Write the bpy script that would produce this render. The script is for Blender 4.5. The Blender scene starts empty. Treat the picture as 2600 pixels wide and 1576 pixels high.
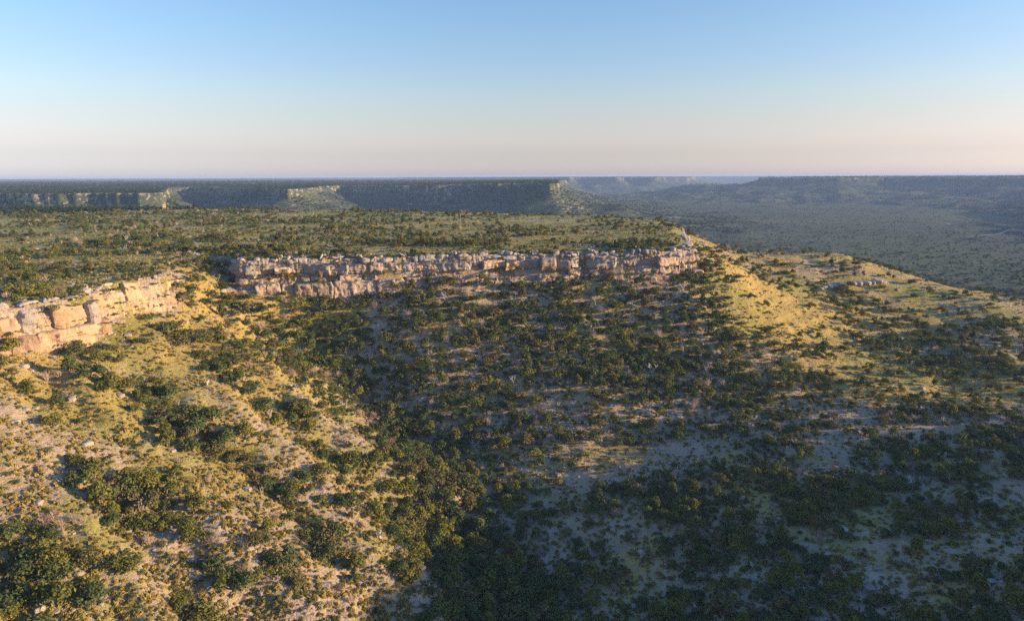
import bpy, math, random
import numpy as np
from mathutils import Vector

# ------------------------------------------------------------------ camera, sky, sun, exposure
S = bpy.context.scene
COL = S.collection
R = math.radians
PITCH, ROLL, LENS = 11.14, 0.22, 24.0
cam_d = bpy.data.cameras.new('camera')
cam_d.lens = LENS; cam_d.sensor_width = 36.0; cam_d.clip_start = 1.0; cam_d.clip_end = 120000.0
cam = bpy.data.objects.new('camera', cam_d); COL.objects.link(cam)
cam.rotation_mode = 'XYZ'
from mathutils import Matrix
cam.matrix_world = Matrix.Rotation(R(90 - PITCH), 4, 'X') @ Matrix.Rotation(R(-ROLL), 4, 'Z')
S.camera = cam

SUN_EL, SUN_AZ = 9.5, 97.0            # azimuth clockwise from the view axis (+Y) towards +X
w = bpy.data.worlds.new('World'); S.world = w; w.use_nodes = True
nt = w.node_tree; nt.nodes.clear()
out = nt.nodes.new('ShaderNodeOutputWorld'); bg = nt.nodes.new('ShaderNodeBackground')
sky = nt.nodes.new('ShaderNodeTexSky'); sky.sky_type = 'NISHITA'; sky.sun_disc = False
sky.sun_elevation = R(SUN_EL); sky.sun_rotation = R(SUN_AZ)
sky.air_density = 1.0; sky.dust_density = 0.6; sky.ozone_density = 5.0; sky.altitude = 500
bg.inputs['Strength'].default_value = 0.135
# the dusky band low in the sky, and an added lift overhead for the shade, the same all the way round: a tint that depends on elevation only
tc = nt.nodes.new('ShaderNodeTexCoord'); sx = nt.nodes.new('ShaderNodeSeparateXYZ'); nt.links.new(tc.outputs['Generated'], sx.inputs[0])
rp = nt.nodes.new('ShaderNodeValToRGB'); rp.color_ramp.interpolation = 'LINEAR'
els = rp.color_ramp.elements; els[1].position = 0.5  # end stop, above the view, raised to brighten and blue the shade
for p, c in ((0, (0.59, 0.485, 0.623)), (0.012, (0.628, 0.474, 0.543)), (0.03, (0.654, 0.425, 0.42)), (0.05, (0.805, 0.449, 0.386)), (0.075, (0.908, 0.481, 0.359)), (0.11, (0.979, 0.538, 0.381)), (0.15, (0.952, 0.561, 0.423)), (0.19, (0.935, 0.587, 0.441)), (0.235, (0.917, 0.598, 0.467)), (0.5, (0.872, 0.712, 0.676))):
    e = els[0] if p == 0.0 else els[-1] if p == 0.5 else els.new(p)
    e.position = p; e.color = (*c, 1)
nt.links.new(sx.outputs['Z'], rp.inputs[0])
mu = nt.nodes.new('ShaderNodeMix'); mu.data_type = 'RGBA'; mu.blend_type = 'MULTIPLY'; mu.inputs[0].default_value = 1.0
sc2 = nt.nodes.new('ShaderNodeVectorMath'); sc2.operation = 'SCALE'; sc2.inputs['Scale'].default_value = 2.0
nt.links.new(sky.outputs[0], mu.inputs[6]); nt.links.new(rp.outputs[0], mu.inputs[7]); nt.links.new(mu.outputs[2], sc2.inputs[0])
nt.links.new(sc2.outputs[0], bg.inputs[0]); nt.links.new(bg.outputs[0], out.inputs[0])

sl = bpy.data.lights.new('sun', 'SUN'); sl.energy = 5.0; sl.angle = R(0.5); sl.color = (1.0, 0.705, 0.385)
so = bpy.data.objects.new('sun', sl); COL.objects.link(so)
sdir = Vector((math.cos(R(SUN_EL)) * math.sin(R(SUN_AZ)), math.cos(R(SUN_EL)) * math.cos(R(SUN_AZ)), math.sin(R(SUN_EL))))
so.rotation_mode = 'QUATERNION'; so.rotation_quaternion = sdir.to_track_quat('Z', 'Y')
so.location = sdir * 500

S.view_settings.view_transform = 'Standard'; S.view_settings.look = 'None'
S.view_settings.exposure = 1.13; S.view_settings.gamma = 1.0; S.view_settings.use_curve_mapping = False
S.cycles.max_bounces = 5; S.cycles.diffuse_bounces = 3; S.cycles.transmission_bounces = 3; S.cycles.volume_bounces = 0
S.cycles.glossy_bounces = 1; S.cycles.use_denoising = False

RNG = np.random.default_rng(7)
random.seed(7)

# ------------------------------------------------------------------ noise
def _hash(ix, iy, seed):
    h = (ix.astype(np.int64) * 374761393 + iy.astype(np.int64) * 668265263 + seed * 974634777) & 0xFFFFFFFF
    h = ((h ^ (h >> 13)) * 1274126177) & 0xFFFFFFFF
    h = (h ^ (h >> 16)) & 0xFFFFFFFF
    return h
def noise(x, y, seed=0):
    """gradient noise, about -1..1"""
    x = np.asarray(x, float); y = np.asarray(y, float)
    ix = np.floor(x); iy = np.floor(y); fx = x - ix; fy = y - iy
    u = fx * fx * fx * (fx * (fx * 6 - 15) + 10); v = fy * fy * fy * (fy * (fy * 6 - 15) + 10)
    def g(dx, dy):
        a = _hash(ix + dx, iy + dy, seed) * (2 * math.pi / 4294967296.0)
        return np.cos(a) * (fx - dx) + np.sin(a) * (fy - dy)
    a = g(0, 0) * (1 - u) + g(1, 0) * u; b = g(0, 1) * (1 - u) + g(1, 1) * u
    return (a * (1 - v) + b * v) * 1.5
def fbm(x, y, octv=4, seed=0, gain=0.5):
    t = 0; a = 1.0; n = 0
    for k in range(octv):
        t = t + a * noise(x * 2 ** k, y * 2 ** k, seed + 17 * k); n += a; a *= gain
    return t / n
def sstep(a, b, x):
    t = np.clip((x - a) / (b - a), 0, 1); return t * t * (3 - 2 * t)

def sdf(px, py, poly):
    """signed distance to a closed polygon, negative inside"""
    P = np.asarray(poly, float); Q = np.roll(P, -1, 0)
    d = np.full(px.shape, 1e18); ins = np.zeros(px.shape, bool)
    for (ax, ay), (bx, by) in zip(P, Q):
        ex, ey = bx - ax, by - ay; wx, wy = px - ax, py - ay
        t = np.clip((wx * ex + wy * ey) / (ex * ex + ey * ey + 1e-12), 0, 1)
        dx, dy = wx - ex * t, wy - ey * t
        d = np.minimum(d, dx * dx + dy * dy)
        c = ((ay > py) != (by > py)) & (px < (bx - ax) * (py - ay) / (by - ay + 1e-12) + ax)
        ins ^= c
    d = np.sqrt(d)
    return np.where(ins, -d, d)

# ------------------------------------------------------------------ the lie of the land (metres; camera at the origin, looking along +Y)
RIM_MAIN = [(-136, 339), (-118, 346), (-96, 349), (-70, 352), (-44, 358), (-20, 361), (-6, 366), (18, 366), (33, 368), (38, 374), (43, 370), (60, 371), (78, 373), (88, 376)]
RIM_LEFT = [(-190, 120), (-174, 170), (-168, 196), (-171, 208), (-163, 220), (-154, 232), (-151, 240), (-155, 248), (-160, 256), (-158, 268), (-151, 280), (-148, 291), (-153, 300)]
ALCOVE = [(-158, 314), (-172, 338), (-168, 362), (-152, 362), (-142, 348)]
PROW = [(98, 386), (106, 405), (114, 440), (124, 490), (138, 545), (146, 600)]
MESA_A = RIM_LEFT + ALCOVE + RIM_MAIN + PROW + [(132, 640), (90, 690), (20, 740), (-60, 790), (-160, 830), (-330, 880), (-560, 900), (-900, 860), (-1500, 700), (-3000, 700), (-3000, -1500), (-500, -1200), (-280, -300), (-220, 0)]
TOP_A = -40.0
MESA_B = [(-1125, 1460), (-1000, 1450), (-880, 1450), (-790, 1440), (-752, 1470), (-860, 1700), (-1121, 2300), (-1050, 2330), (-860, 2120), (-570, 1760), (-545, 1800), (-600, 2250), (-640, 2500), (-430, 2380), (-177, 2180), (60, 1960), (127, 1900), (160, 1980), (165, 2150), (170, 2400), (230, 3300), (150, 4200), (400, 5200), (300, 7000), (-3000, 11500), (-9000, 9000), (-6000, 1500), (-2000, 1350), (-1500, 1400)]
MESA_C = [(300, 7200), (520, 6300), (700, 6900), (900, 6100), (1080, 6700), (1280, 6200), (1500, 6900), (1900, 7400), (2600, 9500), (2000, 12000), (-2000, 12000)]
MESA_D = [(1560, 4350), (1900, 4050), (2200, 4150), (2450, 3700), (2700, 3350), (2750, 3000), (3100, 2900), (4500, 2500), (7000, 3000), (8000, 6000), (4500, 7000), (2600, 5600)]
MESA_E = [(1180, 4700), (1260, 4550), (1400, 4500), (1600, 4600), (1700, 4900), (1400, 5000)]
MESA_F = [(2750, 3000), (2400, 2500), (2080, 1950), (1800, 1400), (1750, 900), (3500, 700), (5000, 2400)]
MESA_R = [(405, 262), (700, 330), (1100, 300), (1400, -300), (900, -900), (420, -900), (330, -300), (320, 60), (360, 200)]
#        polygon  top   cliff  reach  floor   warp
MESAS = [(MESA_A, -40.0, 18, 105, -150, 0.0), (MESA_B, -33.0, 17, 150, -135, 1.0), (MESA_C, -16.0, 22, 330, -150, 1.0),
         (MESA_D, -17.0, 14, 520, -150, 1.0), (MESA_E, -62.0, 6, 300, -150, 0.6), (MESA_R, -34.0, 12, 125, -150, 0.0), (MESA_F, -17.0, 14, 330, -150, 0.6)]

# measured heights of the ground below the rim
CP = np.array([
 (-161,214,-56),(-153,230,-58.5),(-145,246,-60),(-142,265,-60),(-143,300,-57),(-147,318,-55),(-152,330,-50),(-160,345,-44),(-154,352,-44),(-141,336,-56),
 (-128,332,-60),(-110,341,-61),(-70,347,-60),(-20,356,-58),(-4,361,-57.5),(20,362,-57),(55,366,-57),(86,371,-57),(100,382,-53),(115,418,-46.5),(135,414,-54),(127,470,-46),(144,470,-53),(140,530,-46),
 (-175,100,-60),(-165,160,-56),(-190,40,-66),(-200,-60,-72),
 (-120,100,-77),(-120,150,-74),(-118,220,-70),(-118,280,-68),
 (-80,60,-97),(-80,100,-93),(-80,170,-89),(-80,240,-84),(-85,285,-84),
 (-40,60,-111),(-40,100,-108),(-40,170,-103),(-45,230,-99),
 (-125,322,-68),(-104,312,-84),(-71,293,-100),(-40,268,-111),(-18,211,-118),(2,165,-122),(15,110,-122),(25,50,-126),(30,-60,-132),
 (-60,320,-81),(-40,300,-93),(0,320,-83),(0,285,-101),(0,258,-109),
 (60,335,-80),(60,308,-93),(49,287,-98.5),(52,270,-106),(40,240,-110),(110,335,-84),(112,305,-96),(112,275,-102),
 (51,160,-114),(87,147,-106),(113,134,-98),(160,120,-88),(154,190,-95),(215,190,-84),(230,100,-72),(91,208,-104.5),(36,206,-111),(110,256,-102),(200,-50,-78),(120,40,-98),
 (145,396,-66),(150,432,-61),(165,475,-57),(160,535,-54),(180,520,-57),(243,520,-59),(282,465,-71),(328,430,-80),(420,380,-96),(520,330,-112),
 (175,342,-92),(194,302,-98),(235,300,-99.5),(300,270,-96),(232,385,-89),(256,350,-93),(208,440,-70),(320,350,-96),
 (200,610,-82),(262,620,-104),(340,580,-112),(400,510,-118),(470,600,-145),(300,760,-146),(560,430,-138),(160,680,-84),(420,300,-94),
 (-20,130,-117),(60,100,-114)], float)
def tps_fit(C, smooth=1e-3):
    n = len(C); s = 100.0
    P = C[:, :2] / s
    d2 = ((P[:, None] - P[None]) ** 2).sum(-1)
    K = np.where(d2 > 0, 0.5 * d2 * np.log(d2 + 1e-20), 0) + np.eye(n) * smooth
    A = np.zeros((n + 3, n + 3)); A[:n, :n] = K; A[:n, n] = 1; A[:n, n + 1:] = P; A[n, :n] = 1; A[n + 1:, :n] = P.T
    b = np.zeros(n + 3); b[:n] = C[:, 2]
    return P, np.linalg.solve(A, b), s
TP, TW, TS = tps_fit(CP)
def tps(X, Y):
    x = X / TS; y = Y / TS
    z = TW[-3] + TW[-2] * x + TW[-1] * y
    for (px, py), wgt in zip(TP, TW):
        d2 = (x - px) ** 2 + (y - py) ** 2
        z = z + wgt * 0.5 * d2 * np.log(d2 + 1e-20)
    return z
NEAR_HULL = [(-175, -40), (-170, 330), (100, 372), (125, 640), (250, 640), (400, 520), (520, 380), (480, 250), (300, 240), (240, 60), (200, -60)]

GULLY_Y, GULLY_X = [50, 110, 165, 211, 268, 293, 325], [25, 15, 2, -18, -40, -71, -125]
def rib(X, Y):
    """the small ridges (+1) and washes (-1) that run down the bare slope"""
    q = 0.58 * X + 0.81 * Y + 11.0 * fbm(X / 60.0, Y / 60.0, 3, 71)
    return np.cos(2 * math.pi * (q - 93) / 32.0) + 0.35 * np.cos(2 * math.pi * (q - 93) / 13.0 + 1.0)
def land(X, Y):
    """height and masks of the ground at points"""
    r = np.hypot(X, Y)
    wamp = 55 * sstep(700, 2200, r)
    wX = X + wamp * (1.2 * fbm(X / 420.0, Y / 420.0, 4, 3) + 0.5 * fbm(X / 130.0, Y / 130.0, 2, 33)); wY = Y + wamp * (1.2 * fbm(X / 420.0, Y / 420.0, 4, 31) + 0.5 * fbm(X / 130.0, Y / 130.0, 2, 35))
    z = np.full(X.shape, -1e9); dmin = np.full(X.shape, 1e9); which = np.zeros(X.shape, int)
    ribs = 1 + 0.55 * fbm(X / 190.0, Y / 190.0, 3, 5)
    for k, (poly, top, ch, L, fl, wp) in enumerate(MESAS):
        d = sdf(wX if wp else X, wY if wp else Y, poly)
        ti = top + 2.0 * fbm(X / 160.0, Y / 160.0, 3, 9) * sstep(0, -60, d) + (3.0 * fbm(X / 900.0, Y / 900.0, 3, 19) if wp else 0)
        if k == 1: ti = ti + 12.0 * sstep(-500, 130, X) * sstep(4500, 3000, Y)
        do = np.maximum(d, 0) * (np.clip(ribs, 0.35, 1.8) if wp else 1)
        zo = fl + (top - ch - fl) * np.exp(-do / L)
        zz = np.where(d < 0, ti, zo + ((ti - top) * np.exp(-do / L) if k == 1 else 0))
        m = zz > z
        which = np.where(m, k, which); dmin = np.where(m, d, dmin); z = np.where(m, zz, z)
        if k == 0: dA = d
    # the far plain that makes the horizon
    dG = 11500 - r + 1800 * fbm(X / 2500.0, Y / 2500.0, 3, 77)
    zg = np.where(dG < 0, -24 + 5 * fbm(X / 3000.0, Y / 3000.0, 2, 8), -150 + 115 * np.exp(-np.maximum(dG, 0) / 420.0))
    m = zg > z; which = np.where(m, 9, which); dmin = np.where(m, dG, dmin); z = np.where(m, zg, z)
    # near slopes from the measured heights
    near = r < 1000
    dN = sdf(X, Y, NEAR_HULL)
    wN = sstep(150, 0, dN) * (near)
    zt = np.where(near, tps(X, Y), 0)
    slope = dA > 0
    z = np.where(slope & (wN > 0), z * (1 - wN) + zt * wN, z)
    # relief: bedding ledges on the slopes, gullies, hummocks
    sl = slope & (r < 1400)
    amp = sstep(0, 14, dA)
    hum = 2.2 * fbm(X / 38.0, Y / 38.0, 4, 41) * amp + 0.5 * fbm(X / 7.0, Y / 7.0, 3, 43)
    rill = -1.6 * np.abs(fbm((X + 0.5 * Y) / 26.0, (Y - .3 * X) / 60.0, 3, 47)) * amp
    z = np.where(sl, z + hum + rill, z + np.where(dA < 0, 0.7 * fbm(X / 22.0, Y / 22.0, 3, 51) - (2.0 + 1.6 * fbm(X / 18.0, Y / 18.0, 2, 53)) * sstep(-11, 0, dA), 0))
    gx = np.interp(Y, GULLY_Y, GULLY_X)
    lm = sstep(4, 22, gx - X) * sstep(5, 24, dA) * sl
    z = z + 2.0 * rib(X, Y) * lm * np.clip(0.75 + 1.0 * fbm(X / 50.0, Y / 50.0, 2, 73), 0.15, 1.4)
    step = np.where(r > 1100, 17.0, 4.2); ph = z / step + 0.35 * fbm(X / 70.0, Y / 70.0, 2, 61)
    fr = ph - np.floor(ph)
    ter = (sstep(0.55, 0.95, fr) - fr) * step
    tw = np.where(r > 1100, 0.13, np.where((X > -20) & (r < 600), 0.42, 0.26)) * sstep(8, 40, dA) * np.clip(0.5 + 1.2 * fbm(X / 80.0, Y / 80.0, 3, 63), 0, 1)
    z = np.where(slope, z + ter * tw * np.where(r < 1500, 0.8, 1.0), z)
    ledge = np.where(slope, tw * sstep(0.5, 0.7, fr) * sstep(1.0, .85, fr), 0)
    return z, dict(dA=dA, which=which, d=dmin, ledge=ledge, r=r)

# ------------------------------------------------------------------ terrain meshes
th_f = np.radians(np.arange(-43, 43.001, 0.125)); th_c = np.radians(np.concatenate([np.arange(43.5, 60, 0.5), np.arange(61.5, 299, 2.5), np.arange(300, 316.9, 0.5)]))
TH = np.concatenate([th_f, th_c])                       # from the view axis, clockwise
rr = [4.0]
while rr[-1] < 15500:
    x = rr[-1]
    rr.append(x * 1.25 if x < 60 else x + max(0.8, x * 0.0075) if x < 1300 else x * 1.009 if x < 6500 else x * 1.03)
RR = np.array(rr)
T2, R2 = np.meshgrid(TH, RR)
GX, GY = (R2 * np.sin(T2)).ravel(), (R2 * np.cos(T2)).ravel()
GZ, GM = land(GX, GY)
nR, nT = len(RR), len(TH)
def grid_faces():
    i = np.arange(nR - 1)[:, None]; j = np.arange(nT)[None]
    j2 = (j + 1) % nT
    return np.stack([i * nT + j, (i + 1) * nT + j, (i + 1) * nT + j2, i * nT + j2], -1).reshape(-1, 4)[:, ::-1]
GF = grid_faces()

def mesh_np(name, V, F, mat, smooth=True, attrs=None, parent=None):
    me = bpy.data.meshes.new(name)
    F = np.asarray(F); n = F.shape[1]
    me.vertices.add(len(V)); me.vertices.foreach_set('co', np.asarray(V, np.float32).ravel())
    me.loops.add(F.size); me.loops.foreach_set('vertex_index', F.astype(np.int32).ravel())
    me.polygons.add(len(F)); me.polygons.foreach_set('loop_start', np.arange(0, F.size, n, dtype=np.int32))
    try: me.polygons.foreach_set('loop_total', np.full(len(F), n, np.int32))
    except Exception: pass
    me.update(calc_edges=True)
    me.polygons.foreach_set('use_smooth', np.full(len(F), smooth, bool))
    for k, a in (attrs or {}).items():
        at = me.attributes.new(k, 'FLOAT', 'POINT'); at.data.foreach_set('value', np.asarray(a, np.float32))
    if mat: me.materials.append(mat)
    o = bpy.data.objects.new(name, me); COL.objects.link(o)
    if parent: o.parent = parent
    return o

# ------------------------------------------------------------------ materials
class NT:
    def __init__(s, name):
        s.m = bpy.data.materials.new(name); s.m.use_nodes = True; s.t = s.m.node_tree; s.t.nodes.clear()
    def n(s, typ, ins=None, **kw):
        nd = s.t.nodes.new(typ)
        for k, v in kw.items(): setattr(nd, k, v)
        for k, v in (ins or {}).items():
            if isinstance(v, bpy.types.NodeSocket): s.t.links.new(v, nd.inputs[k])
            else: nd.inputs[k].default_value = v
        return nd
    def noise(s, vec, scale, detail=4, rough=0.55, dist=0.0):
        return s.n('ShaderNodeTexNoise', {'Vector': vec, 'Scale': scale, 'Detail': detail, 'Roughness': rough, 'Distortion': dist}).outputs[0]
    def ramp(s, f, lo, hi):
        return s.n('ShaderNodeMapRange', {0: f, 1: lo, 2: hi, 3: 0.0, 4: 1.0}, interpolation_type='SMOOTHSTEP').outputs[0]
    def mix(s, f, a, b):
        nd = s.t.nodes.new('ShaderNodeMix'); nd.data_type = 'RGBA'
        for sock, v in ((nd.inputs[0], f), (nd.inputs[6], a), (nd.inputs[7], b)):
            if isinstance(v, bpy.types.NodeSocket): s.t.links.new(v, sock)
            else: sock.default_value = v if not isinstance(v, tuple) else (*v, 1.0)[:4]
        return nd.outputs[2]
    def math(s, op, a, b=0.0):
        return s.n('ShaderNodeMath', {0: a, 1: b}, operation=op).outputs[0]
    def attr(s, name):
        return s.n('ShaderNodeAttribute', attribute_name=name).outputs['Fac']
    def finish(s, col, rough=0.9, bump=None, bstr=0.5, bdist=0.3, extra=None):
        ins = {'Base Color': col, 'Roughness': rough, 'Specular IOR Level': 0.15}
        p = s.n('ShaderNodeBsdfPrincipled', ins)
        if bump is not None:
            b = s.n('ShaderNodeBump', {'Height': bump, 'Strength': bstr, 'Distance': bdist}); s.t.links.new(b.outputs[0], p.inputs['Normal'])
        o = s.n('ShaderNodeOutputMaterial'); s.t.links.new(p.outputs[0], o.inputs[0])
        return s.m

def ground_mat(name, soil_a, soil_b, dry, green, bush):
    t = NT(name)
    pos = t.n('ShaderNodeNewGeometry').outputs['Position']
    g, rk, bu = t.attr('grass'), t.attr('rock'), t.attr('bush')
    n1 = t.noise(pos, 0.035, 5); n2 = t.noise(pos, 0.4, 5, 0.65); n3 = t.noise(pos, 1.7, 3, 0.7); n4 = t.noise(pos, 0.012, 4)
    soil = t.mix(t.ramp(n1, 0.35, 0.65), soil_a, soil_b)
    soil = t.mix(t.ramp(n3, 0.52, 0.72), soil, (0.43, 0.36, 0.285))
    soil = t.mix(t.math('MULTIPLY', t.ramp(t.noise(pos, 0.9, 4, 0.75), 0.53, 0.66), 0.8), soil, (0.15, 0.125, 0.075))
    gr = t.mix(t.ramp(n4, 0.4, 0.62), dry, green)
    gr = t.mix(t.ramp(n2, 0.48, 0.75), gr, (0.34, 0.27, 0.13))
    gf = t.ramp(t.math('ADD', g, t.math('ADD', t.math('MULTIPLY', t.math('SUBTRACT', n2, 0.5), 1.6), t.math('MULTIPLY', t.math('SUBTRACT', n1, 0.5), 1.3))), 0.3, 0.7)
    gr = t.mix(t.math('MULTIPLY', t.ramp(t.noise(pos, 0.7, 4, 0.75), 0.52, 0.68), 0.45), gr, (0.13, 0.115, 0.04))
    gr = t.mix(t.math('MULTIPLY', t.ramp(t.noise(pos, 2.3, 2, 0.6), 0.50, 0.62), 0.5), gr, (0.17, 0.145, 0.05))
    c = t.mix(gf, soil, gr)
    st = t.n('ShaderNodeMapping', {'Vector': pos, 'Scale': (0.05, 0.05, 0.9)}).outputs[0]
    rock = t.mix(t.ramp(t.noise(st, 1.0, 5, 0.65), 0.35, 0.65), (0.40, 0.31, 0.24), (0.24, 0.19, 0.16))
    rock = t.mix(t.ramp(n3, 0.45, 0.7), rock, (0.47, 0.40, 0.34))
    c = t.mix(t.ramp(t.math('ADD', rk, t.math('MULTIPLY', t.math('SUBTRACT', n2, 0.5), 1.2)), 0.35, 0.7), c, rock)
    bb = t.math('ADD', bu, t.math('ADD', t.math('MULTIPLY', t.math('SUBTRACT', t.noise(pos, 0.11, 4, 0.7), 0.5), 2.0), t.math('MULTIPLY', t.math('SUBTRACT', t.noise(pos, 0.008, 4, 0.6), 0.5), 0.9)))
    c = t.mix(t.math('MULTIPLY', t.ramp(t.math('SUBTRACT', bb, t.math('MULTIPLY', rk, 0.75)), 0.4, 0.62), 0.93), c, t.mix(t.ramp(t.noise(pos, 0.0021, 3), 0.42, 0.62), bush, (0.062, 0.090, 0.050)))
    h = t.math('ADD', t.math('MULTIPLY', n3, 0.4), n2)
    return t.finish(c, 0.95, h, 1.0, 1.1)

M_GROUND = ground_mat('ground', (0.41, 0.312, 0.225), (0.32, 0.25, 0.182), (0.44, 0.318, 0.092), (0.28, 0.268, 0.062), (0.030, 0.062, 0.047))
M_PLAT = ground_mat('plateau_ground', (0.44, 0.36, 0.27), (0.34, 0.29, 0.22), (0.36, 0.305, 0.085), (0.225, 0.235, 0.062), (0.042, 0.066, 0.042))

# masks
X, Y, Z = GX, GY, GZ
dA, r = GM['dA'], GM['r']
plate = dA < 0
grass = np.where(plate, 0.78 + 0.3 * fbm(X / 60, Y / 60, 3, 91), 0.40)
leftslope = sstep(-10, -50, X) * (~plate) * (r < 420)
grass = grass + leftslope * (0.34 * sstep(-50, -110, X) * sstep(150, 215, Y) + 0.02)
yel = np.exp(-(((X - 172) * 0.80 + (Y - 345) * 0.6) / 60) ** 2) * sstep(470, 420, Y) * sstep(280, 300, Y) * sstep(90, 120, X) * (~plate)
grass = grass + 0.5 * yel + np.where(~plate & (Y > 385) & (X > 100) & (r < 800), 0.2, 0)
mid = (~plate) & (X > -60) & (r < 500) & (Y > 255)
grass = np.where(mid & (X < 120), grass - 0.02, grass)
shade_r = (~plate) & (X > 0) & (Y < 270)
grass = np.where(shade_r, grass + 0.0 + 0.3 * fbm(X / 40, Y / 40, 3, 95), grass)
farw = sstep(700, 1100, r)
inside = GM['d'] < 0
rock = np.clip(GM['ledge'] * 0.9, 0, 1)
rock = np.maximum(rock, np.where((GM['which'] < 9) & (GM['d'] >= -4) & (GM['d'] < np.maximum(18, 0.008 * r)) & (r > 420), 0.38 * (0.30 + 1.5 * fbm(X / 120, Y / 120, 3, 97)) * sstep(1.0, 0.4, GM['d'] / np.maximum(18, 0.008 * r)), 0))
rock = np.maximum(rock, np.where(plate & (X < -100) & (Y < 300), 0.75 * sstep(-26, -2, dA) * (0.5 + 1.1 * fbm(X / 8, Y / 8, 3, 105)), 0))
rock = np.maximum(rock, np.where(plate, (0.45 + 0.9 * fbm(X / 12, Y / 12, 3, 99)) * sstep(-8, -1, dA) * sstep(640, 500, Y), 0))
rock = np.maximum(rock, np.where((dA >= 0) & (r < 520), sstep(11, 2, dA + 5 * fbm(X / 9, Y / 9, 3, 103)) * (0.6 + 0.9 * fbm(X / 14, Y / 14, 3, 101)), 0))
zf = Z / 17.0 + 0.5 * fbm(X / 500, Y / 500, 3, 107); zf = zf - np.floor(zf)
rock = np.maximum(rock, np.where((r > 1100) & (GM['d'] > 0) & (Z > -140), 0.42 * sstep(0.74, 0.9, zf) * np.clip(0.55 + 1.3 * fbm(X / 260, Y / 260, 4, 109), 0, 1), 0))
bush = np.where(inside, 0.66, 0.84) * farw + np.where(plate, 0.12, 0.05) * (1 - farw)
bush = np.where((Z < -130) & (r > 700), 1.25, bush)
which = GM['which']
FX = X[GF].mean(1); FY = Y[GF].mean(1); FZ = Z[GF].mean(1)
fr_ = r[GF].mean(1); fdA = dA[GF].mean(1); fw = which[GF][:, 0]; fin = GM['d'][GF].mean(1) < 0
cls = np.full(len(GF), 4)
cls[(fdA >= 0) & (fr_ < 950)] = 1
cls[(FZ < -128) & (fr_ > 640)] = 2
cls[(fw == 1)] = 3
cls[fdA < 0] = 0
for k, nm in enumerate(['plateau', 'canyon_slope', 'valley_floor', 'far_plateau', 'hills']):
    f = GF[cls == k]
    if not len(f): continue
    u, inv = np.unique(f.ravel(), return_inverse=True)
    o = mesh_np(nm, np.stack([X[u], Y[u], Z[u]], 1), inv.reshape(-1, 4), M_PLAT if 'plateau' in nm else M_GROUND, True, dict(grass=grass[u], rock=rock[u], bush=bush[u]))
    o['kind'] = 'structure'

#HAZE
hz = NT('air')
pv = hz.n('ShaderNodeVolumePrincipled', {'Color': (0.43, 0.61, 0.98, 1.0), 'Density': 6.8e-5, 'Anisotropy': 0.0})
ho = hz.n('ShaderNodeOutputMaterial'); hz.t.links.new(pv.outputs[0], ho.inputs['Volume'])
B = 16800.0
V = [(sx * B, sy * B, z) for z in (-165.0, 6.0) for sy in (-1, 1) for sx in (-1, 1)]
F = [(0, 2, 3, 1), (4, 5, 7, 6), (0, 1, 5, 4), (2, 6, 7, 3), (0, 4, 6, 2), (1, 3, 7, 5)]
o = mesh_np('haze', V, F, hz.m, False); o['kind'] = 'stuff'
# ------------------------------------------------------------------ rock
def rock_mat(name, a, b, c, grey):
    t = NT(name)
    pos = t.n('ShaderNodeNewGeometry').outputs['Position']; rnd = t.n('ShaderNodeObjectInfo').outputs['Random']
    st = t.n('ShaderNodeMapping', {'Vector': pos, 'Scale': (0.12, 0.12, 1.1)}).outputs[0]
    vs = t.n('ShaderNodeMapping', {'Vector': pos, 'Scale': (0.9, 0.9, 0.10)}).outputs[0]
    n1 = t.noise(st, 1.0, 5, 0.65); n2 = t.noise(vs, 1.0, 4, 0.6); n3 = t.noise(pos, 0.9, 5, 0.65); n4 = t.noise(pos, 0.09, 3)
    col = t.mix(t.ramp(n1, 0.36, 0.64), a, b)
    col = t.mix(t.math('MULTIPLY', t.ramp(n2, 0.50, 0.68), 0.75), col, c)            # streaks that run down the face
    col = t.mix(t.math('MULTIPLY', t.ramp(n4, 0.5, 0.7), 0.6), col, (0.50, 0.33, 0.18))   # ochre faces
    up = t.n('ShaderNodeSeparateXYZ', {0: t.n('ShaderNodeNewGeometry').outputs['Normal']}).outputs[2]
    g = t.math('ADD', t.math('MULTIPLY', t.ramp(up, 0.1, 0.8), 0.7), grey)
    col = t.mix(t.math('MULTIPLY', t.ramp(t.math('ADD', g, t.math('SUBTRACT', n3, 0.5)), 0.15, 0.8), 0.85), col, (0.36, 0.335, 0.31))  # weathered grey tops
    col = t.mix(t.math('MULTIPLY', t.ramp(n3, 0.56, 0.7), 0.5), col, (0.17, 0.145, 0.125))
    hs = t.n('ShaderNodeHueSaturation', {'Value': t.n('ShaderNodeMapRange', {0: rnd, 1: 0.0, 2: 1.0, 3: 0.82, 4: 1.18}).outputs[0], 'Color': col}).outputs[0]
    h = t.math('ADD', n3, t.math('ADD', t.math('MULTIPLY', n1, 0.7), t.math('MULTIPLY', t.noise(pos, 3.2, 3, 0.7), 0.4)))
    return t.finish(hs, 0.92, h, 1.0, 0.7)
M_ROCK = rock_mat('limestone', (0.44, 0.335, 0.255), (0.36, 0.27, 0.21), (0.25, 0.205, 0.175), 0.0)
M_OCHRE = rock_mat('ochre_limestone', (0.50, 0.35, 0.225), (0.43, 0.30, 0.195), (0.32, 0.235, 0.175), -0.2)
M_CAP = rock_mat('weathered_limestone', (0.42, 0.36, 0.31), (0.33, 0.285, 0.25), (0.22, 0.20, 0.19), 0.45)

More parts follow.
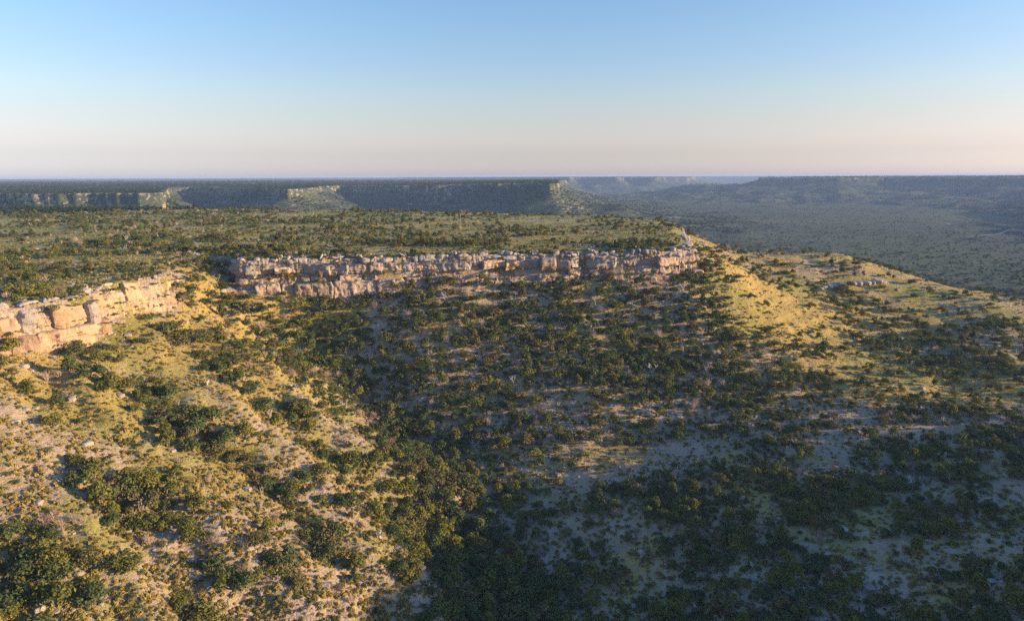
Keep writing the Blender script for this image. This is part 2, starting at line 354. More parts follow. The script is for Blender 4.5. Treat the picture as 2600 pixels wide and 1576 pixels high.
def dense_path(P, step=0.5, rounds=2):
    P = np.array(P, float)
    for _ in range(rounds):
        Q = np.repeat(P, 2, 0); Q[1:-1:2] = P[:-1] * .75 + P[1:] * .25; Q[2:-1:2] = P[:-1] * .25 + P[1:] * .75; P = Q
    d = np.concatenate([[0], np.cumsum(np.hypot(*np.diff(P, axis=0).T))])
    u = np.arange(0, d[-1], step)
    P = np.stack([np.interp(u, d, P[:, 0]), np.interp(u, d, P[:, 1])], 1)
    T = np.gradient(P, axis=0); T /= np.linalg.norm(T, axis=1)[:, None] + 1e-9
    N = np.stack([T[:, 1], -T[:, 0]], 1)              # outward when the mesa is to the left of travel
    k = np.ones(15) / 15
    N = np.stack([np.convolve(np.pad(N[:, i], 7, 'edge'), k, 'valid') for i in (0, 1)], 1); N /= np.linalg.norm(N, axis=1)[:, None]
    return u, P, N

def box_grid(nx, nd, nz):
    """closed box in -1..1, grid faces; vertices welded"""
    idx = {}; V = []; F = []
    def vid(i, j, k):
        q = (i, j, k)
        if q not in idx:
            idx[q] = len(V); V.append((2 * i / nx - 1, 2 * j / nd - 1, 2 * k / nz - 1))
        return idx[q]
    for i in range(nx):
        for k in range(nz):
            F.append((vid(i, 0, k), vid(i + 1, 0, k), vid(i + 1, 0, k + 1), vid(i, 0, k + 1)))
            F.append((vid(i, nd, k), vid(i, nd, k + 1), vid(i + 1, nd, k + 1), vid(i + 1, nd, k)))
    for j in range(nd):
        for k in range(nz):
            F.append((vid(0, j, k), vid(0, j, k + 1), vid(0, j + 1, k + 1), vid(0, j + 1, k)))
            F.append((vid(nx, j, k), vid(nx, j + 1, k), vid(nx, j + 1, k + 1), vid(nx, j, k + 1)))
    for i in range(nx):
        for j in range(nd):
            F.append((vid(i, j, nz), vid(i + 1, j, nz), vid(i + 1, j + 1, nz), vid(i, j + 1, nz)))
            F.append((vid(i, j, 0), vid(i, j + 1, 0), vid(i + 1, j + 1, 0), vid(i + 1, j, 0)))
    return np.array(V), np.array(F)
def n3(p, sc, seed):
    return (noise(p[:, 0] / sc + 0.37 * p[:, 2] / sc, p[:, 1] / sc + 0.61 * p[:, 2] / sc, seed) + noise(p[:, 0] / sc - 9, p[:, 2] / sc, seed + 3) + noise(p[:, 1] / sc, p[:, 2] / sc + 7, seed + 5)) / 2.0

def ground_z(x, y):
    z, _ = land(np.atleast_1d(np.asarray(x, float)), np.atleast_1d(np.asarray(y, float))); return z

def cliff(path, beds, gaps, widths, offs, seed, label, loose=0.0, ncap=1, M_ROCK=M_ROCK):
    """a scarp: a recessed wall along the path and the separate blocks of each bed in front of it"""
    rg = np.random.default_rng(seed)
    u, P, N = dense_path(path)
    zb = ground_z(P[:, 0] + N[:, 0] * 6, P[:, 1] + N[:, 1] * 6) - 1.5
    gap = np.zeros(len(u))
    for g0, g1 in gaps: gap = np.maximum(gap, np.exp(-((u - (g0 + g1) / 2) / ((g1 - g0) * 0.55)) ** 4))
    butt = 3.0 * fbm(u / 24.0, u * 0, 3, seed + 2)                      # buttresses and bays of the whole face
    ub = [1.5 * noise(u / 23.0, np.full_like(u, 5.3 * k), seed + 4) + 0.6 * noise(u / 5.0, np.full_like(u, 1.3 * k), seed + 6) for k in range(len(beds))]
    mid_z = [(beds[k] + beds[k + 1]) / 2 for k in range(len(beds) - 1)][::-1]
    rows = 60; back = [np.stack([P[:, 0] - N[:, 0] * 6, P[:, 1] - N[:, 1] * 6, np.full_like(u, beds[0] - 2.4)], 1)]
    for f in np.linspace(0, 1, rows - 1):
        z = beds[0] - 1.8 + (np.minimum(zb, beds[-1]) - beds[0] + 1.8) * f
        w_ = np.interp(z + ub[1], mid_z, offs[::-1]) - 1.2 + butt
        w_ = w_ + 1.1 * fbm(u / 7.0, z / 2.6, 4, seed) + 0.55 * noise(u / 12.0, z / 0.75, seed + 8) + 0.7 * fbm(u / 1.6, z / 5.0, 2, seed + 9) - 5.5 * gap
        back.append(np.stack([P[:, 0] + N[:, 0] * w_, P[:, 1] + N[:, 1] * w_, z], 1))
    V = np.concatenate(back); n = len(u)
    i = np.arange(rows - 1)[:, None]; j = np.arange(n - 1)[None]
    F = np.stack([i * n + j, (i + 1) * n + j, (i + 1) * n + j + 1, i * n + j + 1], -1).reshape(-1, 4)
    root = mesh_np('cliff', V, F, M_ROCK, False); root['kind'] = 'structure'; root['label'] = label
    for b in range(len(beds) - 1):
        s0 = rg.uniform(0, 2)
        while s0 < u[-1] - 2:
            lo, hi = widths[b]
            wd = float(np.clip(rg.lognormal(math.log((lo * hi) ** 0.5), 0.6), lo * 0.7, hi * 1.5)); s1 = min(s0 + wd, u[-1] - 0.6); mid = (s0 + s1) / 2
            k0 = min(int(mid / 0.5), len(u) - 1)
            skip = gap[k0] > 0.3 or rg.random() < (max(loose, 0.32) if b < ncap else loose)
            ztop = beds[b] + ub[b][k0]; zbot = beds[b + 1] + ub[b + 1][k0]
            if b == 0: ztop = beds[0] + rg.uniform(-1.3, 0.5)
            elif rg.random() < 0.3: ztop -= rg.uniform(0.5, 0.35 * max(1.5, ztop - zbot))
            if b == len(beds) - 2: zbot = min(zb[k0] - 0.8, zbot)
            elif rg.random() < 0.25: zbot -= rg.uniform(0.3, 1.2)
            if ztop - zbot < 0.9: skip = True
            if not skip:
                h = ztop - zbot; ww = (s1 - s0) * rg.uniform(0.98, 1.12)
                nx = int(np.clip(ww / 0.6, 4, 38)); nz = int(np.clip(h / 0.6, 3, 16))
                Vb, Fb = box_grid(nx, 3, nz)
                e = rg.uniform(3.0, 5.0) if b < ncap else rg.uniform(4.5, 14.0)
                q = (np.abs(Vb) ** e).sum(1) ** (1 / e); L_ = np.abs(Vb).max(1)
                Vb = Vb * (L_ / np.maximum(q, 1e-6))[:, None]
                sx_ = mid + Vb[:, 0] * ww / 2 + (Vb[:, 2] * rg.normal(0, .35)) + 0.35 * noise(Vb[:, 2] * h / 2.5, np.full(len(Vb), mid), seed + 60) * np.abs(Vb[:, 0])
                z = zbot + (Vb[:, 2] + 1) / 2 * h + Vb[:, 0] * rg.normal(0, .25)
                dep = 4.0; front = offs[b] + butt[k0] + rg.normal(0, 0.75)
                yaw = rg.normal(0, 0.16); tilt = rg.uniform(-0.14, 0.06)
                face = np.clip(-Vb[:, 1], 0, 1)
                wv = front - (Vb[:, 1] + 1) / 2 * dep + yaw * Vb[:, 0] * ww / 2 + tilt * Vb[:, 2] * h / 2
                px_ = np.interp(sx_, u, P[:, 0]); py_ = np.interp(sx_, u, P[:, 1]); nxx = np.interp(sx_, u, N[:, 0]); nyy = np.interp(sx_, u, N[:, 1])
                C = np.stack([px_, py_, z], 1)
                wv = wv + face * (1.15 * n3(C, 4.6, seed + b) + 0.6 * n3(C, 1.9, seed + 40 + b) - 0.75 * np.maximum(0, noise(sx_ / 9.0, z / 0.9, seed + 71) - 0.15)
                                  - 0.8 * np.maximum(0, noise(sx_ / 1.5, z / 7.0, seed + 73) - 0.25))
                z = z + 0.45 * n3(C, 2.2, seed + 90)
                Vw = np.stack([px_ + nxx * wv, py_ + nyy * wv, z], 1)
                c = np.array([P[k0, 0], P[k0, 1], zbot])
                o = mesh_np('rock_block', Vw - c, Fb, M_CAP if b < ncap or rg.random() < 0.15 else M_ROCK, False, None, root)
                o.location = c
            s0 = s1 + (rg.uniform(0.0, 0.2) if rg.random() < 0.75 else rg.uniform(0.4, 1.6))
    return root
main_path = [(-143, 346)] + RIM_MAIN + [(106, 388)]
def arc(path, x):                                             # where along a path it passes x
    u, P, N = dense_path(path); return u[np.argmin(np.abs(P[:, 0] - x))]
g1 = arc(main_path, 38.5)
cliff(main_path, [-39.6, -41.7, -44.0, -49.0, -52.6, -62.5], [(g1 - 3.5, g1 + 2.5)], [(1.4, 5.0), (2.0, 7.0), (6, 20), (3, 11), (7, 22)], [-0.4, 0.9, 2.6, 1.2, 3.3], 11, 'long pale limestone cliff under the plateau rim facing the wooded slope', 0.14, 2)
cliff(RIM_LEFT, [-40.3, -42.3, -50.5, -62], [], [(1.2, 4.5), (4, 13), (5, 14)], [-1.2, 1.8, 2.3], 23, 'sunlit ochre limestone cliff curving along the head of the bare slope', 0.05, 1, M_OCHRE)
cliff([(92, 379)] + PROW[:-2], [-40.4, -42.4, -44.8, -49], [], [(1.5, 5), (2, 6), (3, 7)], [0.3, 1.6, 3.0], 51, 'broken rim rock on the end of the plateau above the grassy spur', 0.35)
cliff([(126, 446), (133, 470), (141, 505), (149, 545)], [-46.5, -48.6, -51.5, -55], [], [(1.5, 5), (2, 6), (3, 7)], [0.0, 1.4, 2.6], 57, 'lower broken ledge below the rim at the end of the plateau', 0.5)

# ------------------------------------------------------------------ plants: shapes
def leaf_quads(C, Nn, size, rg, flat=0.5):
    """one small bent leaf spray (a quad) at each centre C, facing about Nn"""
    n = len(C)
    Nn = Nn + rg.normal(0, flat, (n, 3)); Nn /= np.linalg.norm(Nn, axis=1)[:, None] + 1e-9
    a = np.cross(Nn, rg.normal(0, 1, (n, 3))); a /= np.linalg.norm(a, axis=1)[:, None] + 1e-9
    b = np.cross(Nn, a)
    sz = size * rg.uniform(0.6, 1.35, n)[:, None]
    V = np.stack([C - a * sz * 0.5, C - b * sz * 0.32 + Nn * sz * 0.12, C + a * sz * 0.62, C + b * sz * 0.32 + Nn * sz * 0.1], 1).reshape(-1, 3)
    F = np.arange(4 * n).reshape(n, 4)
    return V, F
def crown(seed, wid, hgt, lobes, nleaf, size, base=0.12, lean=(0, 0), spread=0.42, lobe_r=(0.2, 0.34)):
    rg = np.random.default_rng(seed)
    cs = []; rs = []
    for k in range(lobes):
        a = rg.uniform(0, 2 * math.pi); q = math.sqrt(rg.uniform(0, 1)) * spread
        zc = rg.uniform(0.28, 0.80) - 0.45 * (q / max(spread, .01)) ** 2 * rg.uniform(0.3, 1)
        rl = rg.uniform(*lobe_r)
        cs.append((q * math.cos(a) * wid + lean[0] * zc * hgt, q * math.sin(a) * wid + lean[1] * zc * hgt, max(zc, base + rl * 0.7) * hgt)); rs.append(rl)
    cs = np.array(cs); rs = np.array(rs)
    pk = rg.choice(lobes, nleaf, p=rs ** 2 / (rs ** 2).sum())
    d = rg.normal(0, 1, (nleaf, 3)); d /= np.linalg.norm(d, axis=1)[:, None]
    d[:, 2] = np.where(d[:, 2] < -0.3, -d[:, 2], d[:, 2])
    rad = rs[pk] * rg.uniform(0.55, 1.12, nleaf) ** 0.6
    C = cs[pk] + d * rad[:, None] * np.array([wid, wid, hgt * 0.85])
    C[:, 2] = np.maximum(C[:, 2], base * hgt * 0.5 + 0.05)
    return leaf_quads(C, d + np.array([0, 0, 0.25]), size, rg)
def tube(p0, p1, r0, r1, n=5):
    p0 = np.array(p0, float); p1 = np.array(p1, float); d = p1 - p0; d /= np.linalg.norm(d) + 1e-9
    a = np.cross(d, [0.3, 0.9, 0.2]); a /= np.linalg.norm(a); b = np.cross(d, a)
    an = np.arange(n) * 2 * math.pi / n
    ring = np.cos(an)[:, None] * a + np.sin(an)[:, None] * b
    V = np.concatenate([p0 + ring * r0, p1 + ring * r1])
    F = np.array([(i, (i + 1) % n, n + (i + 1) % n, n + i) for i in range(n)])
    return V, F
def join(parts):
    V = []; F = []; k = 0
    for v, f in parts:
        V.append(v); F.append(np.asarray(f) + k); k += len(v)
    return np.concatenate(V), np.concatenate(F)
def stems(seed, hgt, wid, n=4, r=0.16, top=0.6):
    rg = np.random.default_rng(seed); parts = []
    for k in range(n):
        a = rg.uniform(0, 6.28); kx, ky = math.cos(a), math.sin(a)
        m = (kx * wid * 0.10, ky * wid * 0.10, hgt * top * 0.45); e = (kx * wid * rg.uniform(.15, .3), ky * wid * rg.uniform(.15, .3), hgt * top)
        parts += [tube((kx * .08, ky * .08, -0.5), m, r, r * .7), tube(m, e, r * .7, r * .25)]
    return join(parts)
def twigs(seed, wid, hgt, n, thick):
    """a leafless bush: thin branches that fan out from the base and fork"""
    rg = np.random.default_rng(seed); parts = []
    for k in range(n):
        a = rg.uniform(0, 6.28); el = rg.uniform(0.45, 1.4)
        d = np.array([math.cos(a) * math.cos(el), math.sin(a) * math.cos(el), math.sin(el)])
        m = d * np.array([wid / 2, wid / 2, hgt]) * rg.uniform(.4, .6); parts.append(tube((d[0] * .1, d[1] * .1, -.2), m, thick, thick * .6, 3))
        for _ in range(3):
            e = m + (d + rg.normal(0, .45, 3)) * np.array([wid / 2, wid / 2, hgt]) * rg.uniform(.25, .5); parts.append(tube(m, e, thick * .6, thick * .25, 3))
    return join(parts)
def snag(seed, hgt):
    rg = np.random.default_rng(seed); parts = []
    def br(p, d, L, r, k):
        e = p + d * L; parts.append(tube(p, e, r, r * .65, 4))
        if k:
            for _ in range(3 if k > 1 else 2):
                dd = d + rg.normal(0, .55, 3) + np.array([0, 0, .15]); dd /= np.linalg.norm(dd); br(e, dd, L * rg.uniform(.55, .8), r * .6, k - 1)
    for k in range(2):
        d = np.array([rg.normal(0, .25), rg.normal(0, .25), 1.0]); d /= np.linalg.norm(d); br(np.array([0, 0, -.4]), d, hgt * .36, .12, 3)
    return join(parts)
def stone(seed, n=4):
    rg = np.random.default_rng(seed); V, F = box_grid(n, n, n)
    V = V / (np.abs(V) ** 3.2).sum(1)[:, None] ** (1 / 3.2)
    V = V * (1 + 0.22 * n3(V * 3 + seed * 5, 2.4, seed))[:, None]
    return V * np.array([0.62, 0.5, 0.42]) * rg.uniform(0.85, 1.15, 3), F

def leaf_mat(name, cols, trans=0.12):
    t = NT(name)
    rnd = t.n('ShaderNodeObjectInfo').outputs['Random']; geo = t.n('ShaderNodeNewGeometry')
    n1 = t.noise(geo.outputs['Position'], 1.1, 3, 0.6); isl = geo.outputs['Random Per Island']
    c = t.mix(t.ramp(rnd, 0.15, 0.85), cols[0], cols[1])
    c = t.mix(t.math('MULTIPLY', t.ramp(n1, 0.42, 0.68), 0.6), c, cols[2])
    c = t.n('ShaderNodeHueSaturation', {'Value': t.n('ShaderNodeMapRange', {0: isl, 1: 0.0, 2: 1.0, 3: 0.7, 4: 1.3}).outputs[0], 'Color': c}).outputs[0]
    d = t.n('ShaderNodeBsdfDiffuse', {'Color': c}); tr = t.n('ShaderNodeBsdfTranslucent', {'Color': c})
    m = t.n('ShaderNodeMixShader', {0: trans, 1: d.outputs[0], 2: tr.outputs[0]})
    o = t.n('ShaderNodeOutputMaterial'); t.t.links.new(m.outputs[0], o.inputs[0])
    return t.m
LEAF = {
 'olive': leaf_mat('juniper_olive', ((0.118, 0.130, 0.036), (0.150, 0.150, 0.042), (0.18, 0.178, 0.050)), 0.22),
 'dark green': leaf_mat('juniper_dark', ((0.074, 0.102, 0.042), (0.096, 0.122, 0.046), (0.11, 0.130, 0.048)), 0.2),
 'yellow-green': leaf_mat('juniper_yellow', ((0.165, 0.168, 0.040), (0.20, 0.192, 0.046), (0.145, 0.155, 0.044)), 0.22),
 'brownish green': leaf_mat('juniper_brown', ((0.135, 0.120, 0.052), (0.165, 0.142, 0.060), (0.125, 0.13, 0.052)), 0.2)}
M_MIX = leaf_mat('mixed_juniper', ((0.088, 0.125, 0.045), (0.195, 0.190, 0.050), (0.150, 0.168, 0.052)), 0.28)
M_BUSH = leaf_mat('bush_leaf', ((0.11, 0.125, 0.045), (0.17, 0.165, 0.055), (0.14, 0.15, 0.05)), 0.2)
M_BRIGHT = leaf_mat('oak_leaf', ((0.12, 0.17, 0.035), (0.15, 0.20, 0.045), (0.10, 0.13, 0.035)), 0.2)
M_GRASS = leaf_mat('grass_blade', ((0.37, 0.285, 0.09), (0.30, 0.255, 0.075), (0.40, 0.31, 0.13)), 0.35)
M_FAR = leaf_mat('far_tree', ((0.036, 0.066, 0.044), (0.052, 0.080, 0.046), (0.045, 0.072, 0.045)), 0.3)
def wood_mat(name, a, b):
    t = NT(name); pos = t.n('ShaderNodeNewGeometry').outputs['Position']
    return t.finish(t.mix(t.ramp(t.noise(pos, 2.0, 3), 0.35, 0.65), a, b), 0.9)
M_BARK = wood_mat('bark', (0.16, 0.125, 0.10), (0.25, 0.205, 0.17))
M_TWIG = wood_mat('twig', (0.30, 0.225, 0.18), (0.40, 0.31, 0.255))
M_SNAG = wood_mat('dead_wood', (0.42, 0.38, 0.34), (0.52, 0.47, 0.42))

def bare_mesh(name, VF, mat, smooth=False):
    o = mesh_np(name, VF[0], VF[1], mat, smooth); me = o.data; bpy.data.objects.remove(o); return me

# ------------------------------------------------------------------ plants: where they grow
CLUMPS = [(-99,165,14,9),(-109,140,7,6),(-96,129,8,6),(-100,206,16,8),(-116,214,8,7),(-136,216,9,6),(-61,193,8,7),(-48,195,10,9),(-30,196,9,9),(-18,175,9,8),
          (-62,154,10,8),(-31,170,6,5),(-95,140,8,6),(-72,137,4,3),(-110,252,11,10),(-134,271,12,8),(-91,271,12,10),(-54,224,10,10),(-44,246,9,12),(-75,236,7,10),(-150,226,6,10),(-120,285,16,14)]
def cover(X, Y, dA):
    """share of the ground under trees"""
    f1 = fbm(X / 22.0, Y / 22.0, 3, 201); f2 = fbm(X / 70.0, Y / 70.0, 3, 203)
    c = np.clip(0.30 + 0.75 * f2 + 0.5 * f1, 0.03, 0.9)
    plat = dA < 0
    c = np.where(plat, np.clip(0.17 + 0.85 * fbm(X / 90.0, Y / 45.0, 3, 205) + 0.4 * f1, 0.02, 0.85) * sstep(0, -7, dA), c)
    clear = np.exp(-(((X - 30) / 75) ** 2 + ((Y - 600) / 60) ** 2)) + np.exp(-(((X - 60) / 40) ** 2 + ((Y - 455) / 28) ** 2)) + .8 * np.exp(-(((X + 190) / 50) ** 2 + ((Y - 300) / 45) ** 2))
    c = np.where(plat, c * np.clip(1 - 1.0 * clear, 0.08, 1), c)
    mid = (~plat) & (Y > 250) & (X > -110) & (X < 120) & (Y < 400)
    c = np.where(mid, np.clip(0.80 + 0.6 * f1 + 0.35 * f2, 0.15, 1.0) * np.where((Y < 300) & (X > 10), 0.45, 1), c)
    gx = np.interp(Y, [50, 110, 165, 211, 268, 293, 325], [25, 15, 2, -18, -40, -71, -125])
    gul = np.exp(-((X - gx) / 17.0) ** 2) * (~plat) * (Y < 330)
    left = (~plat) & (X < gx - 8) & (Y < 330)
    cl = np.zeros(X.shape)
    for cx, cy, a, b in CLUMPS:
        cl = np.maximum(cl, np.exp(-(((X - cx) / a) ** 2 + ((Y - cy) / b) ** 2) ** 1.5))
    c = np.where(left, np.clip(0.03 + 0.14 * f1, 0.008, 0.14) + 0.75 * cl * (0.7 + 0.6 * f1), c)
    c = np.where(left & (X < gx - 22), c * np.clip(0.75 - 0.55 * rib(X, Y), 0.08, 1.5) + 0.10 * sstep(-0.5, -1.1, rib(X, Y)), c)
    c = np.maximum(c, 1.0 * gul)
    rt = (~plat) & (X > gx + 8) & (Y <= 262)
    c = np.where(rt, np.maximum(np.clip(0.20 + 0.75 * f1 + 0.5 * f2, 0.02, 0.85), 0.8 * gul), c)
    rt2 = 0.75 * np.exp(-(((X - 70) / 38) ** 2 + ((Y - 215) / 22) ** 2)) * (0.7 + f1)
    c = np.where(rt, np.maximum(c, rt2), c)
    sp = (~plat) & (X > 115) & (Y > 262)
    cs = np.clip(0.22 + 0.6 * f1 + 0.4 * f2, 0.04, 0.8)
    bowl = np.exp(-(((X - 232) / 34) ** 2 + ((Y - 372) / 34) ** 2)) + .8 * np.exp(-(((X - 270) / 45) ** 2 + ((Y - 345) / 30) ** 2)) + .6 * np.exp(-(((X - 215) / 20) ** 2 + ((Y - 420) / 22) ** 2))
    ye = np.exp(-(((X - 172) * 0.80 + (Y - 345) * 0.6) / 30) ** 2) * sstep(450, 400, Y)
    c = np.where(sp, (cs + 0.6 * bowl) * np.clip(1 - 0.80 * ye, 0.12, 1), c)
    # bare benches of pale rock across the mid slope
    bench = np.exp(-(((Y - 287 + 0.08 * X) / 7.0) ** 2)) * sstep(-30, 0, X) * sstep(150, 100, X)
    return np.clip(c * (1 - 0.75 * bench * (~plat)), 0, 1)

def sample_fan(n, r0, r1, a0=-57, a1=57, law=-1.0):
    """points in a wedge of ground; law -1: denser near, 1: even over the ground"""
    uu = RNG.random(n); th = np.radians(RNG.uniform(a0, a1, n))
    rr_ = 1 / (1 / r0 + uu * (1 / r1 - 1 / r0)) if law < 0 else np.sqrt(r0 * r0 + uu * (r1 * r1 - r0 * r0))
    return rr_ * np.sin(th), rr_ * np.cos(th)
def spaced(X, Y, rad, cell=7.0):
    """keep points no nearer than the sum of their radii"""
    grid = {}; keep = []
    for i in range(len(X)):
        gx, gy = int(X[i] // cell), int(Y[i] // cell); ok = True
        for a in (-1, 0, 1):
            for b in (-1, 0, 1):
                for j in grid.get((gx + a, gy + b), ()):
                    if (X[i] - X[j]) ** 2 + (Y[i] - Y[j]) ** 2 < (rad[i] + rad[j]) ** 2: ok = False; break
                if not ok: break
            if not ok: break
        if ok:
            grid.setdefault((gx, gy), []).append(i); keep.append(i)
    return np.array(keep, int)
CA, SA = math.cos(R(PITCH)), math.sin(R(PITCH))
def px(X, Y, Z):
    """where a point falls in the 1024 x 620 picture (used to choose which plants show largest)"""
    f = Y * CA - Z * SA; up = Y * SA + Z * CA
    return 512 + 683 * X / f, 310 - 683 * up / f, f

# trees within 1 km
nx_, ny_ = sample_fan(80000, 95, 1000, -57, 57, 1.0)
ex, ey = sample_fan(54000, 95, 420, -57, 57, 1.0)
hx = np.array([-143, -136, -149, -131, -155, -139, -158, -150, -163, -156, -146, -160, -152, -165, -148, -141, -147, -143, -150, -138, -134, -145, -152, -129, -140, -155, -148, -136, -156, -122, -118, -126.0])
hy = np.array([301, 306, 309, 316, 311, 312, 344, 348, 352, 356, 355, 337, 325, 330, 303, 343, 308, 316, 318, 322, 330, 326, 330, 333, 331, 338, 340, 314, 350, 337, 329, 322.0])
TX, TY = np.concatenate([hx, nx_, ex]), np.concatenate([hy, ny_, ey])
TZ, tm = land(TX, TY)
cv = cover(TX, TY, tm['dA'])
forced = np.arange(len(TX)) < len(hx)
ok = forced | (RNG.random(len(TX)) < cv) & (np.abs(tm['dA']) > 1.5) & ~((tm['dA'] > 0) & (tm['dA'] < 4.2) & (TZ > -75) & (TX < 110))
nf = int(forced.sum())
TX, TY, TZ = TX[ok], TY[ok], TZ[ok]; dAt = tm['dA'][ok]; cvt = cv[ok]
SZ = np.clip(RNG.lognormal(math.log(4.2), 0.42, len(TX)), 1.7, 7.6)               # crown width
SZ = np.where(dAt < 0, SZ * np.where(TY > 420, 0.74, 0.74), SZ) * (0.8 + 0.3 * cvt)
SZ[:nf] = RNG.uniform(5.5, 8.0, nf)
mids = (dAt > 0) & (TY > 240); SZ = np.where(mids, SZ * 0.80, SZ); SZ = np.where((dAt > 0) & (TX > np.interp(TY, GULLY_Y, GULLY_X) + 15) & (TY <= 262), SZ * 0.80, SZ)
o_ = np.argsort(-SZ * RNG.uniform(0.6, 1, len(SZ)))
TX, TY, TZ, SZ, dAt = TX[o_], TY[o_], TZ[o_], SZ[o_], dAt[o_]
k_ = spaced(TX, TY, SZ * 0.33)
TX, TY, TZ, SZ, dAt = TX[k_], TY[k_], TZ[k_], SZ[k_], dAt[k_]
print('trees near', len(TX))

# ------------------------------------------------------------------ plants that are things of their own
def tag(o, label, cat, group):
    o['label'] = label; o['category'] = cat; o['group'] = group
def thing(name, loc, rz, sc):
    o = bpy.data.objects.new(name, None); COL.objects.link(o); o.location = loc; o.rotation_euler = (0, 0, rz); o.scale = (sc, sc, sc); return o
def child(name, me, parent, mat=None):
    o = bpy.data.objects.new(name, me); COL.objects.link(o); o.parent = parent
    if mat: o.material_slots[0].link = 'OBJECT'; o.material_slots[0].material = mat
    return o
SHAPES = [  # word, crown, stems: nominal crown width 5
 ('round-topped', dict(wid=5.0, hgt=4.6, lobes=11)), ('broad spreading', dict(wid=6.0, hgt=3.7, lobes=12, spread=0.46)), ('narrow upright', dict(wid=3.7, hgt=5.6, lobes=10, spread=0.3)),
 ('lopsided', dict(wid=5.0, hgt=4.4, lobes=8, lean=(0.28, 0.1))), ('many-lobed', dict(wid=5.4, hgt=4.5, lobes=17, lobe_r=(0.13, 0.24))), ('gappy', dict(wid=5.3, hgt=4.6, lobes=8, lobe_r=(0.14, 0.24), spread=0.47)),
 ('dome-shaped', dict(wid=5.2, hgt=3.9, lobes=14, spread=0.36)), ('pointed', dict(wid=4.4, hgt=5.2, lobes=9, spread=0.32))]
CR = [bare_mesh('crown', crown(300 + k, nleaf=820, size=0.50, **p), LEAF['olive']) for k, (w_, p) in enumerate(SHAPES)]
ST = [bare_mesh('trunk', stems(400 + k, p['hgt'], p['wid']), M_BARK, True) for k, (w_, p) in enumerate(SHAPES)]

PX, PY, PF = px(TX, TY, TZ + SZ * 0.4)
big = SZ / PF * ((PX > -8) & (PX < 1032) & (PY > 0) & (PY < 630))
pick = np.argsort(-big)[:300]
taken = np.zeros(len(TX), bool); taken[pick] = True
COLS = ['at the left edge', 'left of centre', 'in the middle', 'right of centre', 'at the right edge']
def place(x, y, X, Y, dA):
    gx = np.interp(Y, [50, 110, 165, 211, 268, 293, 325], [25, 15, 2, -18, -40, -71, -125])
    if dA < 0: base = 'on the plateau'
    elif X < gx - 14: base = 'on the tan slope' if y > 330 else 'under the ochre cliff'
    elif X < gx + 14: base = 'in the gully thicket'
    elif Y < 275: base = 'on the shaded slope'
    elif X < 120: base = 'below the long cliff'
    else: base = 'on the grassy spur'
    row = 'lowest' if y > 560 else 'lower' if y > 490 else 'middle' if y > 400 else 'upper'
    col = 'far left' if x < 150 else 'left' if x < 360 else 'centre' if x < 640 else 'right' if x < 860 else 'far right'
    return base, row, col
used = {}
tones = list(LEAF)
entries = []
for i in pick:
    k = int(RNG.integers(len(SHAPES))); tone = tones[int(RNG.choice(4, p=[.36, .34, .14, .16]))]
    base, row, col = place(PX[i], PY[i], TX[i], TY[i], dAt[i])
    s_ = SZ[i]; size = 'huge' if s_ > 6.6 else 'large' if s_ > 5.4 else 'medium' if s_ > 4.4 else 'small'
    entries.append([i, k, tone, base, row, col, size])
ORD = ('second third fourth fifth sixth seventh eighth ninth tenth eleventh twelfth thirteenth fourteenth fifteenth sixteenth seventeenth eighteenth nineteenth twentieth'.split() + ['twenty-' + q for q in 'first second third fourth fifth sixth seventh eighth ninth'.split()])
def name_all(entries, fmt):
    """labels, told apart by place only where looks do not do it"""
    L1 = {}
    for e in entries: L1.setdefault(fmt(e, 1), []).append(e)
    out = {}
    for l, es in L1.items():
        if len(es) == 1: out[id(es[0])] = l; continue
        L2 = {}
        for e in es: L2.setdefault(fmt(e, 2), []).append(e)
        for l2, e2 in L2.items():
            e2.sort(key=lambda e: PX_(e))
            words_ = [''] if len(e2) == 1 else ['leftmost ', 'rightmost '] if len(e2) == 2 else ['leftmost '] + ['%s from left, ' % w for w in ORD[:len(e2) - 2]] + ['rightmost ']
            for e, wd in zip(e2, words_): out[id(e)] = (wd + l2) if wd else l2
    return out
PX_ = lambda e: PX[e[0]]
fmt_t = lambda e, lv: '%s %s %s juniper %s' % (e[6], SHAPES[e[1]][0], e[2], e[3]) + ('' if lv == 1 else ', %s %s' % (e[4], e[5]))
lab = name_all(entries, fmt_t)
for e in entries:
    i, k, tone = e[0], e[1], e[2]
    t_ = thing('juniper_tree', (TX[i], TY[i], TZ[i] - 0.1), RNG.uniform(0, 6.28), SZ[i] / 5.0)
    t_.scale.z *= RNG.uniform(0.85, 1.15)
    tag(t_, lab[id(e)], 'tree', 'junipers on the canyon slopes')
    child('crown', CR[k], t_, LEAF[tone]); child('trunk', ST[k], t_)

